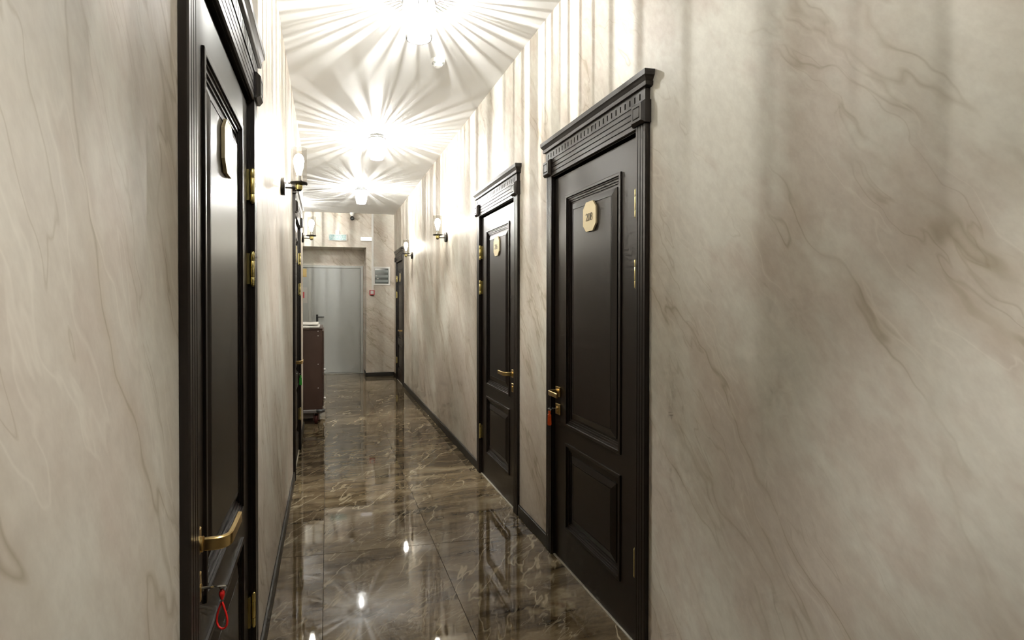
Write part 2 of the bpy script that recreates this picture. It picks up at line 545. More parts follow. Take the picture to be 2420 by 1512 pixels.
def digits_mesh(bm, text, height, depth_y):
    wcell = 0.66 * height
    x = -wcell * len(text) / 2
    for ch in text:
        for stroke in GLYPH[ch]:
            pts = [Vector((x + px * height, 0, (pz - 0.5) * height)) for px, pz in stroke]
            L, Rr = [], []
            for i, p in enumerate(pts):
                t = (pts[min(i + 1, len(pts) - 1)] - pts[max(i - 1, 0)]).normalized()
                nn = Vector((-t.z, 0, t.x))
                wdt = height * (0.028 + 0.075 * abs(t.z))
                L.append(bm.verts.new((p.x + nn.x * wdt, depth_y, p.z + nn.z * wdt)))
                Rr.append(bm.verts.new((p.x - nn.x * wdt, depth_y, p.z - nn.z * wdt)))
            for i in range(len(pts) - 1):
                bm.faces.new((L[i], L[i + 1], Rr[i + 1], Rr[i]))
        x += wcell

# ------------------------------------------------------------------ setting: walls
DOORS_R = [2.32, 3.735, 9.03]      # door centres along the right wall
DOORS_L = [1.495, 4.715]           # along the left wall
OPW = DOOR_W / 2 + 0.02

def wall_with_openings(name, x0, x1, ya, yb, centres, mat):
    bm = bmesh.new()
    y = ya
    for c in sorted(centres):
        box(bm, x0, x1, y, c - OPW, 0, HC)
        box(bm, x0, x1, c - OPW, c + OPW, DOOR_H + 0.02, HC)
        y = c + OPW
    box(bm, x0, x1, y, yb, 0, HC)
    return to_obj(name, bm, mat)

tag(wall_with_openings('wall_right', XR, XR + WT, YB, YE + 0.75, DOORS_R, M['wall_r']),
    'long marble-effect wallpapered wall with three dark doors and two sconces', 'wall', kind='structure')
tag(wall_with_openings('wall_left', XL - WT, XL, YB, Y_LEND, DOORS_L, M['wall_l']),
    'marble-effect wallpapered wall close to the viewer, ending before the grey door', 'wall', kind='structure')

NX0, NX1, NZ, ND = -0.74, 0.682, 2.30, 0.52      # niche of the end wall
bm = bmesh.new()
box(bm, XFL - WT, NX0, YE, YE + ND + 0.1, 0, HC)
box(bm, NX1, XR, YE, YE + ND + 0.1, 0, HC)
box(bm, NX0, NX1, YE, YE + ND + 0.1, NZ, HC)
GX0, GX1, GZ = -0.715, 0.66, 2.005                # grey door frame
box(bm, NX0, NX1, YE + ND, YE + ND + 0.1, GZ, NZ)
box(bm, NX0, GX0, YE + ND, YE + ND + 0.1, 0, GZ)
box(bm, GX1, NX1, YE + ND, YE + ND + 0.1, 0, GZ)
tag(to_obj('wall_end', bm, M['wall_e']), 'marble-effect end wall with a deep niche around the grey door', 'wall', kind='structure')
bm = bmesh.new()
box(bm, XFL - WT, XFL, Y_LEND - WT, YE, 0, HC)
box(bm, XFL, XL - WT, Y_LEND - WT, Y_LEND, 0, HC)
tag(to_obj('wall_recess', bm, M['wall_l']), 'marble-effect walls of the side recess behind the cart', 'wall', kind='structure')
bm = bmesh.new()
box(bm, XL - WT, XR + WT, YB - WT, YB, 0, HC)
tag(to_obj('wall_back', bm, M['wall_e']), 'marble-effect wall closing the corridor behind the viewer', 'wall', kind='structure')
bm = bmesh.new()
box(bm, XFL - WT, XR + WT, YB - WT, YE + ND + 0.1, HC, HC + 0.1)
tag(to_obj('ceiling', bm, M['ceiling']), 'plain white painted corridor ceiling', 'ceiling', kind='structure')

# ------------------------------------------------------------------ floor: bed plus marble tiles
bm = bmesh.new()
box(bm, XFL - WT, XR + WT, YB - WT, YE + ND + 0.1, -0.08, -0.0025)
floor = tag(to_obj('floor', bm, M['grout']), 'polished brown marble tile floor with pale veins', 'floor', kind='structure')
JX = [-1.82, -1.22, -0.62, -0.02, 0.58, XR + 0.02]
Y0 = 2.985
tile_cache = {}
def tile_mesh(wx, wy):
    key = (round(wx, 4), round(wy, 4))
    if key not in tile_cache:
        bm = bmesh.new()
        box(bm, -wx / 2, wx / 2, -wy / 2, wy / 2, -0.0065, 0.0, bevel=0.0008)
        me = bpy.data.meshes.new('tile')
        bm.to_mesh(me); bm.free()
        me.materials.append(M['tile'])
        tile_cache[key] = me
    return tile_cache[key]
k0 = int(math.floor((YB - Y0) / 1.2))
for k in range(k0, 7):
    ya, yb = max(Y0 + 1.2 * k, YB), min(Y0 + 1.2 * (k + 1), YE + ND)
    if yb - ya < 0.02:
        continue
    for i in range(5):
        xa, xb = JX[i], JX[i + 1]
        if xb <= XL + 0.001 and ya < Y_LEND - 1.2:
            continue
        if xb <= XL + 0.001 and yb < Y_LEND:
            continue
        if xa < XFL: xa = XFL
        if xb - xa < 0.02: continue
        if xa < XL and yb <= Y_LEND: xa = XL - 0.02
        gap = 0.0009
        o = bpy.data.objects.new('tile', tile_mesh(xb - xa - 2 * gap, yb - ya - 2 * gap))
        COL.objects.link(o)
        o.parent = floor
        o.location = ((xa + xb) / 2, (ya + yb) / 2, 0)

# ------------------------------------------------------------------ baseboards
BH, BT = 0.072, 0.014
def base_profile(bm, x0, x1, y0, y1):
    box(bm, x0, x1, y0, y1, 0.0005, BH, bevel=0.003)
CW = 0.07                                     # casing width
HALF = DOOR_W / 2 + CW                        # half of the whole door surround
def baseboards(side, segs):
    for n, (ya, yb) in enumerate(segs):
        bm = bmesh.new()
        if side == 'right':
            base_profile(bm, XR - BT, XR - 0.0005, ya, yb)
        else:
            base_profile(bm, XL + 0.0005, XL + BT, ya, yb)
        o = to_obj('baseboard_' + side, bm, M['base'])
        yield o
lab_r = ['dark baseboard along the wallpapered wall beside the viewer', 'short dark baseboard between door 208 and the next door',
         'long dark baseboard running from the second door to the far door', 'stub of dark baseboard between the far door and the end wall']
cuts = [YB] + [v for c in DOORS_R for v in (c - HALF, c + HALF)] + [YE]
for o, l in zip(baseboards('right', [(cuts[i] + 0.001, cuts[i + 1] - 0.001) for i in range(0, len(cuts), 2)]), lab_r):
    tag(o, l, 'baseboard', kind='structure')
lab_l = ['dark baseboard before the close door with the red key loop', 'dark baseboard between the close door and the door with the green tag', 'dark baseboard stub at the wall corner by the brown cart']
cuts = [YB] + [v for c in DOORS_L for v in (c - HALF, c + HALF)] + [Y_LEND]
for o, l in zip(baseboards('left', [(cuts[i] + 0.001, cuts[i + 1] - 0.001) for i in range(0, len(cuts), 2)]), lab_l):
    tag(o, l, 'baseboard', kind='structure')
bm = bmesh.new()
box(bm, NX1 + 0.0005, XR - BT - 0.001, YE - BT, YE - 0.0005, 0.0005, BH, bevel=0.003)
box(bm, NX1 - BT, NX1 - 0.0005, YE - BT, YE + ND - 0.06, 0.0005, BH, bevel=0.003)
tag(to_obj('baseboard_end', bm, M['base']), 'dark baseboard on the end wall turning into the niche', 'baseboard', kind='structure')

# ------------------------------------------------------------------ the dark panelled doors
def build_door(name, label, hinge, number=None):
    """local frame: x along the wall, -y out of the wall, origin on the wall face at the floor; hinge = +1/-1 side"""
    root = empty(name)
    tag(root, label, 'door', kind='structure')
    hw = DOOR_W / 2
    md, mc = M['door'], M['doorcase']
    # jamb lining the opening
    bm = bmesh.new()
    box(bm, -hw - 0.018, -hw, -0.006, 0.12, 0, DOOR_H + 0.018)
    box(bm, hw, hw + 0.018, -0.006, 0.12, 0, DOOR_H + 0.018)
    box(bm, -hw, hw, -0.006, 0.12, DOOR_H, DOOR_H + 0.018)
    to_obj('jamb', bm, mc, root)
    # casings with three flutes
    cd = 0.018
    for s in (-1, 1):
        xs = [hw + 0.002, hw + 0.013, hw + 0.016, hw + 0.019, hw + 0.030, hw + 0.033, hw + 0.036, hw + 0.047, hw + 0.050, hw + 0.053, hw + CW - 0.004, hw + CW]
        ds = [cd, cd, cd - 0.005, cd, cd, cd - 0.005, cd, cd, cd - 0.005, cd, cd, cd - 0.003]
        prof = [(s * (hw + 0.002), -0.0005)] + [(s * x, -d) for x, d in zip(xs, ds)] + [(s * (hw + CW), -0.0005)]
        bm = bmesh.new()
        prism_z(bm, prof, 0.001, 2.022)
        to_obj('casing', bm, mc, root)
    # frieze of four flat reeds
    z0, z1 = 2.008, 2.098
    step = (z1 - z0) / 4
    prof = [(-0.0005, z0)]
    for k in range(4):
        a = z0 + k * step
        prof += [(-cd + 0.005, a), (-cd, a + 0.003), (-cd, a + step - 0.002)]
    prof += [(-cd, z1), (-0.0005, z1)]
    bm = bmesh.new()
    prism_x(bm, prof, -hw - 0.001, hw + 0.001)
    to_obj('frieze', bm, mc, root)
    # dentil band
    bm = bmesh.new()
    zb0, zb1 = 2.098, 2.146
    wband = hw + CW
    box(bm, -wband, wband, -0.014, -0.0005, zb0, zb1)
    box(bm, -wband, wband, -0.021, -0.014, zb0, zb0 + 0.011)
    box(bm, -wband, wband, -0.021, -0.014, zb1 - 0.013, zb1)
    nd = 27
    pitch = 2 * wband / nd
    for k in range(nd):
        xa = -wband + k * pitch
        box(bm, xa + (0 if k == 0 else 0.004), xa + pitch - (0 if k == nd - 1 else 0.004), -0.021, -0.014, zb0 + 0.011, zb1 - 0.013)
    to_obj('dentil_band', bm, mc, root)
    # cornice, two steps
    bm = bmesh.new()
    level_loft(bm, hw + CW - 0.012, [(2.146, 0.022), (2.149, 0.030), (2.152, 0.031), (2.164, 0.032), (2.1642, 0.027), (2.170, 0.031), (2.178, 0.036), (2.183, 0.040), (2.1835, 0.041), (2.203, 0.042), (2.205, 0.040)])
    to_obj('cornice', bm, mc, root)
    # corner blocks
    for s in (-1, 1):
        bm = bmesh.new()
        cxx = s * (hw + CW / 2)
        ring_loft(bm, cxx - 0.043, cxx + 0.043, 2.016, 2.10, [(0, 0.0005), (0, 0.026), (0.010, 0.038), (0.019, 0.038), (0.021, 0.035), (0.024, 0.038)])
        to_obj('corner_block', bm, mc, root)
    # leaf: stiles and rails, with sunk panels
    LD = -0.004
    x0, x1, zz0, zz1 = -hw + 0.003, hw - 0.003, 0.008, 1.992
    px0, px1 = -0.268, 0.268
    UZ0, UZ1 = 0.715, 1.882
    LZ0, LZ1 = 0.19, 0.63
    bm = bmesh.new()
    def face(a, b, c, d):
        vs = [bm.verts.new((x, -LD, z)) for x, z in ((a, c), (b, c), (b, d), (a, d))]
        bm.faces.new(vs)
    face(x0, px0, zz0, zz1); face(px1, x1, zz0, zz1)
    face(px0, px1, zz0, LZ0); face(px0, px1, LZ1, UZ0); face(px0, px1, UZ1, zz1)
    # sides and back
    yb = -LD + 0.038
    for quad in (((x0, -LD, zz0), (x0, yb, zz0), (x0, yb, zz1), (x0, -LD, zz1)), ((x1, -LD, zz0), (x1, -LD, zz1), (x1, yb, zz1), (x1, yb, zz0)),
                 ((x0, -LD, zz1), (x0, yb, zz1), (x1, yb, zz1), (x1, -LD, zz1)), ((x0, -LD, zz0), (x1, -LD, zz0), (x1, yb, zz0), (x0, yb, zz0)),
                 ((x0, yb, zz0), (x1, yb, zz0), (x1, yb, zz1), (x0, yb, zz1))):
        bm.faces.new([bm.verts.new(q) for q in quad])
    bmesh.ops.remove_doubles(bm, verts=bm.verts, dist=1e-5)
    leaf = to_obj('leaf', bm, md, root)
    P = [(0, 0), (0.0003, 0.0055), (0.003, 0.0065), (0.013, 0.0065), (0.0145, 0.0055), (0.0148, 0.0005), (0.021, 0.0005), (0.0213, -0.0035), (0.031, -0.0035), (0.0313, -0.008), (0.040, -0.008), (0.0403, -0.012), (0.052, -0.012), (0.0523, -0.0085), (0.080, 0.0005), (0.083, 0.0005), (0.0833, -0.002), (0.0865, -0.002), (0.0868, 0.0005)]
    P = [(a, d + LD) for a, d in P]
    for a, b in ((UZ0, UZ1), (LZ0, LZ1)):
        bm = bmesh.new()
        ring_loft(bm, px0, px1, a, b, P)
        to_obj('panel', bm, md, leaf)
    # threshold
    mkbox('threshold', M['threshold'], root, -hw, hw, -0.004, 0.10, -0.002, 0.0045)
    # hinges
    for hz in (1.727, 1.455, 0.332):
        bm = bmesh.new()
        hx = hinge * (hw - 0.0035)
        y = -0.011
        for a, b in ((-0.054, -0.0272), (-0.0262, 0.0262), (0.0272, 0.054)):
            lathe(bm, [(0.0066, a), (0.0072, a + 0.001), (0.0072, b - 0.001), (0.0066, b)], 12, Matrix.Translation((hx, y, hz)))
        for s in (-1, 1):
            lathe(bm, [(0.0045, 0), (0.0055, 0.002), (0.003, 0.004)], 10, Matrix.Translation((hx, y, hz + s * 0.054 - (0.004 if s < 0 else 0))))
        box(bm, hx - hinge * 0.006, hx - hinge * 0.021, -0.0035 - LD * 0, 0.004, hz - 0.05, hz + 0.05)
        to_obj('hinge', bm, M['brass_hinge'], root, smooth=40)
    # lever handle
    kx = -hinge * (hw - 0.052)
    hd = tag(mkbox('handle', M['brass'], root, kx - 0.026, kx + 0.026, -LD - 0.009, -LD, 0.850, 0.902, bevel=0.002), 'brass lever handle')
    bm = bmesh.new()
    lathe(bm, [(0.015, 0), (0.015, 0.008), (0.012, 0.010)], 18, axis_matrix((kx, -LD - 0.009, 0.876), (0, -1, 0)))
    # flat lever: straight out, rounded bend, then along the leaf
    path = [(0.0, 0.016)]
    path += [(0.0, 0.024)] + [(0.026 - 0.026 * math.cos(math.radians(t)), 0.034 + 0.026 * math.sin(math.radians(t))) for t in range(0, 91, 15)] + [(0.06, 0.0605), (0.10, 0.061), (0.128, 0.0615)]
    th, hh = 0.0048, 0.0125
    prev = None
    for i, (u, d) in enumerate(path):
        a = Vector(path[max(i - 1, 0)]); b = Vector(path[min(i + 1, len(path) - 1)])
        t = (b - a).normalized(); nn = Vector((-t.y, t.x))
        h2 = hh * (1.0 if i < 9 else 0.94)
        ring = [bm.verts.new((kx + hinge * (u + nn.x * o1), -(d + nn.y * o1) - LD - 0.004, 0.876 + o2)) for o1, o2 in ((-th, -h2 + 0.002), (-th, h2 - 0.002), (-th + 0.002, h2), (th - 0.002, h2), (th, h2 - 0.002), (th, -h2 + 0.002), (th - 0.002, -h2), (-th + 0.002, -h2))]
        if prev:
            for k in range(8):
                bm.faces.new((prev[k], prev[(k + 1) % 8], ring[(k + 1) % 8], ring[k]))
        else:
            bm.faces.new(list(reversed(ring)))
        prev = ring
    bm.faces.new(prev)
    to_obj('lever', bm, M['brass'], hd, smooth=40)
    # key plate
    kp = tag(mkbox('key_plate', M['brass'], root, kx - 0.026, kx + 0.026, -LD - 0.009, -LD, 0.757, 0.813, bevel=0.002), 'square brass key plate')
    bm = bmesh.new()
    lathe(bm, [(0.0085, 0), (0.0085, 0.004), (0.007, 0.005)], 16, axis_matrix((kx, -LD - 0.009, 0.790), (0, -1, 0)))
    box(bm, kx - 0.005, kx + 0.005, -LD - 0.013, -LD - 0.009, 0.765, 0.79, bevel=0.001)
    to_obj('lock_cylinder', bm, M['brass'], kp, smooth=40)
    # number plate
    bm = bmesh.new()
    a, b, c = 0.062, 0.068, 0.030
    prism_y(bm, [(-a, -b + c), (-a + c, -b), (a - c, -b), (a, -b + c), (a, b - c), (a - c, b), (-a + c, b), (-a, b - c)], -LD - 0.010, -LD - 0.0015)
    bmesh.ops.translate(bm, verts=bm.verts, vec=(0, 0, 1.738))
    pl = tag(to_obj('number_plate', bm, M['plaque'], root), 'octagonal gold number plate')
    if number:
        bm = bmesh.new()
        digits_mesh(bm, number, 0.034, -LD - 0.0106)
        bmesh.ops.translate(bm, verts=bm.verts, vec=(0, 0, 1.735))
        to_obj('digits', bm, M['digits'], pl)
    return root, kx

door_info = {}
spec = [
    ('door_1', 'dark espresso panelled door with gold plate reading 208 and orange key tag', XR, DOORS_R[0], -PI / 2, 1, '208'),
    ('door_2', 'dark espresso panelled door just beyond door 208, no key in lock', XR, DOORS_R[1], -PI / 2, -1, '206'),
    ('door_3', 'dark door seen nearly edge-on in the far corner by the end wall', XR, DOORS_R[2], -PI / 2, -1, None),
    ('door_4', 'large dark door close to the viewer with a red key loop', XL, DOORS_L[0], PI / 2, 1, None),
    ('door_5', 'dark door seen edge-on beside the brown cart, green key tag', XL, DOORS_L[1], PI / 2, 1, None),
]
for nm, lab, x, y, rz, hs, num in spec:
    r, kx = build_door(nm, lab, hs, num)
    r.location = (x, y, 0)
    r.rotation_euler = (0, 0, rz)
    door_info[nm] = (Matrix.Translation((x, y, 0)) @ Matrix.Rotation(rz, 4, 'Z'), kx)

# ------------------------------------------------------------------ keys left in the locks
def key_base(nm, door, label, group=None, turn=0.0):
    Mx, kx = door_info[door]
    root = empty(nm)
    root.matrix_world = Mx @ Matrix.Translation((kx, -0.013, 0.790))
    tag(root, label, 'key', group)
    bm = bmesh.new()
    tube(bm, [(0, 0.006, 0), (0, -0.018, 0)], 0.0028, 8)
    box(bm, -0.0016, 0.0016, 0.0, 0.006, -0.006, 0.0)
    to_obj('shank', bm, M['steel'], root, smooth=40)
    bm = bmesh.new()
    # bow of the key: rounded plate
    pr = [(0.0105 * math.cos(t * PI / 8) , 0.0105 * math.sin(t * PI / 8)) for t in range(16)]
    prism_z(bm, [(px * 1.5, py * 1.3) for px, py in pr], -0.0013, 0.0013)
    R4 = Matrix.Translation((0, -0.028, 0)) @ Matrix.Rotation(turn, 4, 'Y') @ Matrix.Rotation(PI / 2, 4, 'Z')
    bmesh.ops.transform(bm, matrix=R4, verts=bm.verts)
    to_obj('bow', bm, M['steel'], root, smooth=40)
    return root

def ring_part(root, r, c, seg=20, rad=0.0009):
    bm = bmesh.new()
    tube(bm, [(c[0], c[1] + r * math.cos(2 * PI * k / seg), c[2] + r * math.sin(2 * PI * k / seg)) for k in range(seg)], rad, 6, closed=True)
    return to_obj('split_ring', bm, M['steel'], root, smooth=60)

# red loop on the close door
k1 = key_base('door_key', 'door_4', 'steel key with a red cord loop in the close door', turn=0.5)
ring_part(k1, 0.004, (0, -0.034, -0.003))
bm = bmesh.new()
lathe(bm, [(0.002, 0.0), (0.0052, -0.004), (0.0056, -0.011), (0.003, -0.02)], 12, Matrix.Translation((0, -0.034, -0.006)))
to_obj('cord_knot', bm, M['red'], k1, smooth=50)
bm = bmesh.new()
pts = []
n = 28
for k in range(n):
    t = 2 * PI * k / n
    # drop shape
    wv_ = 0.0155 * math.sin(t) * (math.sin(t / 2) ** 1.3)
    hv_ = -0.030 - 0.027 * (1 - math.cos(t))
    pts.append((wv_ * 0.45, -0.034 + wv_ * 0.95, hv_))
tube(bm, pts, 0.0021, 8, closed=True)
to_obj('cord_loop', bm, M['red'], k1, smooth=60)
bm = bmesh.new()
tube(bm, [(0, -0.034, -0.025), (0, -0.034, -0.034)], 0.0022, 8)
to_obj('clasp', bm, M['steel'], k1, smooth=60)

def tag_fob(root, mat):
    ring_part(root, 0.007, (0, -0.034, -0.006))
    bm = bmesh.new()
    prism_y(bm, [(-0.0055, 0), (0.0055, 0), (0.007, -0.006), (0.004, -0.015), (0.0085, -0.02), (0.010, -0.07), (0.008, -0.076), (-0.008, -0.076), (-0.010, -0.07), (-0.0085, -0.02), (-0.004, -0.015), (-0.007, -0.006)], -0.0025, 0.0025)
    bmesh.ops.transform(bm, matrix=Matrix.Translation((0, -0.036, -0.012)) @ Matrix.Rotation(math.radians(75), 4, 'Z'), verts=bm.verts)
    fob = to_obj('key_tag', bm, mat, root)
    bm = bmesh.new()
    box(bm, -0.006, 0.006, -0.0031, 0.0031, -0.062, -0.03)
    bmesh.ops.transform(bm, matrix=Matrix.Translation((0, -0.036, -0.012)) @ Matrix.Rotation(math.radians(75), 4, 'Z'), verts=bm.verts)
    to_obj('tag_window', bm, mat, fob)
k2 = key_base('door_key', 'door_1', 'steel key with an orange tag in the lock of door 208', turn=0.2)
tag_fob(k2, M['orange'])
k3 = key_base('door_key', 'door_5', 'steel key with a green tag in the edge-on door by the cart', turn=0.2)
tag_fob(k3, M['green'])

# ------------------------------------------------------------------ wall sconces
def copy_tree(o, parent=None):
    c = o.copy()
    COL.objects.link(c)
    if parent is not None:
        c.parent = parent
    for ch in o.children:
        copy_tree(ch, c)
    return c

def build_sconce():
    """local: wall face is y = 0, -y out of the wall, z = 0 at the arm"""
    root = empty('wall_sconce')
    bm = bmesh.new()
    lathe(bm, [(0.048, 0.0), (0.050, 0.003), (0.050, 0.018), (0.046, 0.022)], 36, axis_matrix((0, -0.0005, 0.006), (0, -1, 0)))
    bp = to_obj('back_plate', bm, M['blackmetal'], root, smooth=35)
    bm = bmesh.new()
    lathe(bm, [(0.005, 0), (0.005, 0.003), (0.002, 0.005)], 12, axis_matrix((0.0, -0.0225, 0.026), (0, -1, 0)))
    to_obj('screw_cap', bm, M['steel'], bp, smooth=40)
    bm = bmesh.new()
    tube(bm, [(0, -0.02, 0), (0, -0.082, 0)], 0.0048, 12)
    to_obj('arm', bm, M['blackmetal'], root, smooth=40)
    gy = -0.096
    bm = bmesh.new()
    lathe(bm, [(0.013, -0.012), (0.0185, -0.008), (0.020, 0.0), (0.0205, 0.012), (0.019, 0.025), (0.017, 0.030)], 24, Matrix.Translation((0, gy, 0)))
    cup = to_obj('brass_cup', bm, M['brass_hinge'], root, smooth=40)
    bm = bmesh.new()
    lathe(bm, [(0.006, -0.018), (0.011, -0.016), (0.015, -0.0125)], 20, Matrix.Translation((0, gy, 0)))
    to_obj('finial', bm, M['blackmetal'], cup, smooth=40)
    bm = bmesh.new()
    lathe(bm, [(0.018, 0.0225), (0.045, 0.0225), (0.0485, 0.024), (0.0485, 0.031), (0.044, 0.031), (0.044, 0.027), (0.018, 0.027)], 32, Matrix.Translation((0, gy, 0)), cap=False)
    hold = to_obj('glass_holder', bm, M['blackmetal'], root, smooth=40)
    for a in (75, 195, 315):
        bm = bmesh.new()
        d = Vector((math.cos(math.radians(a)), math.sin(math.radians(a)), 0))
        p = Vector((0, gy, 0.0285)) + d * 0.046
        tube(bm, [p, p + d * 0.008], 0.0022, 8)
        lathe(bm, [(0.0046, 0), (0.0046, 0.004), (0.003, 0.005)], 10, axis_matrix(p + d * 0.008, d))
        to_obj('thumb_screw', bm, M['blackmetal'], hold, smooth=40)
    bm = bmesh.new()
    lathe(bm, [(0.0430, 0.028), (0.0438, 0.0285), (0.0438, 0.2215), (0.0432, 0.222), (0.0426, 0.2218)], 48, Matrix.Translation((0, gy, 0)), cap=False)
    to_obj('glass_shade', bm, M['glass'], root, smooth=50)
    bm = bmesh.new()
    lathe(bm, [(0.013, 0.030), (0.0135, 0.060), (0.0125, 0.072)], 20, Matrix.Translation((0, gy, 0)))
    so = to_obj('bulb_socket', bm, M['steel'], root, smooth=40)
    bm = bmesh.new()
    lathe(bm, [(0.0115, 0.0725), (0.0125, 0.085), (0.018, 0.105), (0.0255, 0.130), (0.0285, 0.152), (0.0255, 0.172), (0.017, 0.185), (0.006, 0.191), (0.002, 0.1925)], 24, Matrix.Translation((0, gy, 0)))
    to_obj('bulb', bm, M['bulb'], root, smooth=60)
    return root
sc0 = build_sconce()
SZ = 1.985
sconce_spots = [
    (XL, 3.20, PI / 2, 'glass cylinder sconce on the close wall between two dark doors'),
    (XL, 5.74, PI / 2, 'glass cylinder sconce at the wall corner above the brown cart'),
    (XR, 5.40, -PI / 2, 'glass cylinder sconce on the wall opposite, nearer the second door'),
    (XR, 7.66, -PI / 2, 'small-looking glass cylinder sconce beside the far corner door'),
]
for i, (x, y, rz, lab) in enumerate(sconce_spots):
    o = sc0 if i == 0 else copy_tree(sc0)
    o.location = (x, y, SZ)
    o.rotation_euler = (0, 0, rz)
    tag(o, lab, 'wall lamp', 'brass and glass sconces along the corridor')

# ------------------------------------------------------------------ crystal ceiling lamps
def build_lamp():
    """local z = 0 at the ceiling"""
    root = empty('ceiling_lamp')
    bm = bmesh.new()
    lathe(bm, [(0.060, -0.0005), (0.062, -0.003), (0.062, -0.016), (0.056, -0.020)], 40)
    to_obj('ceiling_plate', bm, M['chrome'], root, smooth=35)
    bm = bmesh.new()
    tube(bm, [(0, 0, -0.018), (0, 0, -0.085)], 0.009, 12)
    to_obj('stem', bm, M['chrome'], root, smooth=40)
    def hoop(name, r, z, rad):
        b = bmesh.new()
        tube(b, [(r * math.cos(2 * PI * k / 48), r * math.sin(2 * PI * k / 48), z) for k in range(48)], rad, 8, closed=True)
        return to_obj(name, b, M['chrome'], root, smooth=60)
    top_r, bot_r = 0.084, 0.106
    hoop('top_hoop', top_r, -0.036, 0.0045)
    bm = bmesh.new()
    for k in range(3):
        a = 2 * PI * k / 3
        tube(bm, [(0.008 * math.cos(a), 0.008 * math.sin(a), -0.034), (top_r * math.cos(a), top_r * math.sin(a), -0.036)], 0.003, 8)
    to_obj('spokes', bm, M['chrome'], root, smooth=40)
    # hanging prisms, flaring outwards
    rm = bmesh.new()
    Lr = 0.182
    prism_z(rm, [(-0.0043, -0.0018), (-0.0024, -0.0038), (0.0024, -0.0038), (0.0043, -0.0018), (0.0043, 0.0018), (0.0024, 0.0038), (-0.0024, 0.0038), (-0.0043, 0.0018)], -Lr, 0)
    rme = bpy.data.meshes.new('crystal_rod')
    bmesh.ops.recalc_face_normals(rm, faces=rm.faces)
    rm.to_mesh(rme); rm.free()
    rme.materials.append(M['crystal'])
    nr = 44
    flare = math.atan2(bot_r - top_r, Lr)
    for k in range(nr):
        a = 2 * PI * (k + random.uniform(-0.12, 0.12)) / nr
        o = bpy.data.objects.new('crystal_rod', rme)
        COL.objects.link(o)
        o.parent = root
        o.matrix_local = Matrix.Translation((top_r * math.cos(a), top_r * math.sin(a), -0.041)) @ Matrix.Rotation(a + PI / 2, 4, 'Z') @ Matrix.Rotation(flare, 4, 'X')
    # bulb in the middle
    bm = bmesh.new()
    lathe(bm, [(0.012, -0.085), (0.012, -0.105)], 16)
    to_obj('bulb_socket', bm, M['chrome'], root, smooth=40)
    bm = bmesh.new()
    lathe(bm, [(0.002, -0.1055), (0.0042, -0.108), (0.0042, -0.136), (0.002, -0.139)], 12)
    to_obj('bulb', bm, M['lampbulb'], root, smooth=60)
    # frosted disc added below the bulb to cut downward light, on three wires
    bm = bmesh.new()
    lathe(bm, [(0.020, -0.188), (0.025, -0.190), (0.025, -0.194), (0.020, -0.196)], 28)
    to_obj('added_frosted_disc', bm, M['frosted'], root, smooth=40)
    bm = bmesh.new()
    for k in range(3):
        a = 2 * PI * k / 3 + 0.3
        tube(bm, [(0.010 * math.cos(a), 0.010 * math.sin(a), -0.090), (0.022 * math.cos(a), 0.022 * math.sin(a), -0.189)], 0.0008, 6)
    to_obj('added_disc_wires', bm, M['chrome'], root)
    return root
lamp0 = build_lamp()
LX = 0.458
lamp_spots = [
    (2.76, 'crystal drum ceiling lamp cut off by the top of the picture'),
    (5.17, 'crystal drum ceiling lamp in the middle of the corridor row'),
    (7.58, 'crystal drum ceiling lamp closest to the grey end door'),
    (0.28, 'crystal drum ceiling lamp overhead, out of the picture'),
    (8.9, 'crystal drum ceiling lamp added unseen in the side recess to brighten the end wall'),  # added lamp, out of view; lifts the end wall and grey door
]
for i, (y, lab) in enumerate(lamp_spots):
    o = lamp0 if i == 0 else copy_tree(lamp0)
    o.location = (LX if i < 4 else -0.68, y, HC)
    o.rotation_euler = (0, 0, (0.0, 0.4, 0.8, 1.38, 2.0)[i])
    tag(o, lab, 'ceiling lamp', 'crystal ceiling lamps in a row')

# ------------------------------------------------------------------ smoke detector
sd = tag(empty('smoke_detector', (0.70, 3.47, HC)), 'small white round smoke detector on the ceiling', 'smoke detector')
bm = bmesh.new()
lathe(bm, [(0.047, -0.0005), (0.047, -0.018), (0.043, -0.024)], 32)
to_obj('mount', bm, M['whiteplastic'], sd, smooth=35)
bm = bmesh.new()
lathe(bm, [(0.034, -0.024), (0.033, -0.036), (0.024, -0.046), (0.010, -0.049)], 28)
to_obj('sensor_cap', bm, M['whiteplastic'], sd, smooth=35)
bm = bmesh.new()
for k in range(8):
    a = 2 * PI * k / 8
    M4 = Matrix.Rotation(a, 4, 'Z')
    vs0 = len(bm.verts)
    b2 = bmesh.new(); box(b2, 0.0325, 0.036, -0.005, 0.005, -0.034, -0.026)
    bmesh.ops.transform(b2, matrix=M4, verts=b2.verts)
    tmp = bpy.data.meshes.new('tmp'); b2.to_mesh(tmp); b2.free(); bm.from_mesh(tmp); bpy.data.meshes.remove(tmp)
to_obj('vent_slots', bm, M['breaker'], sd)

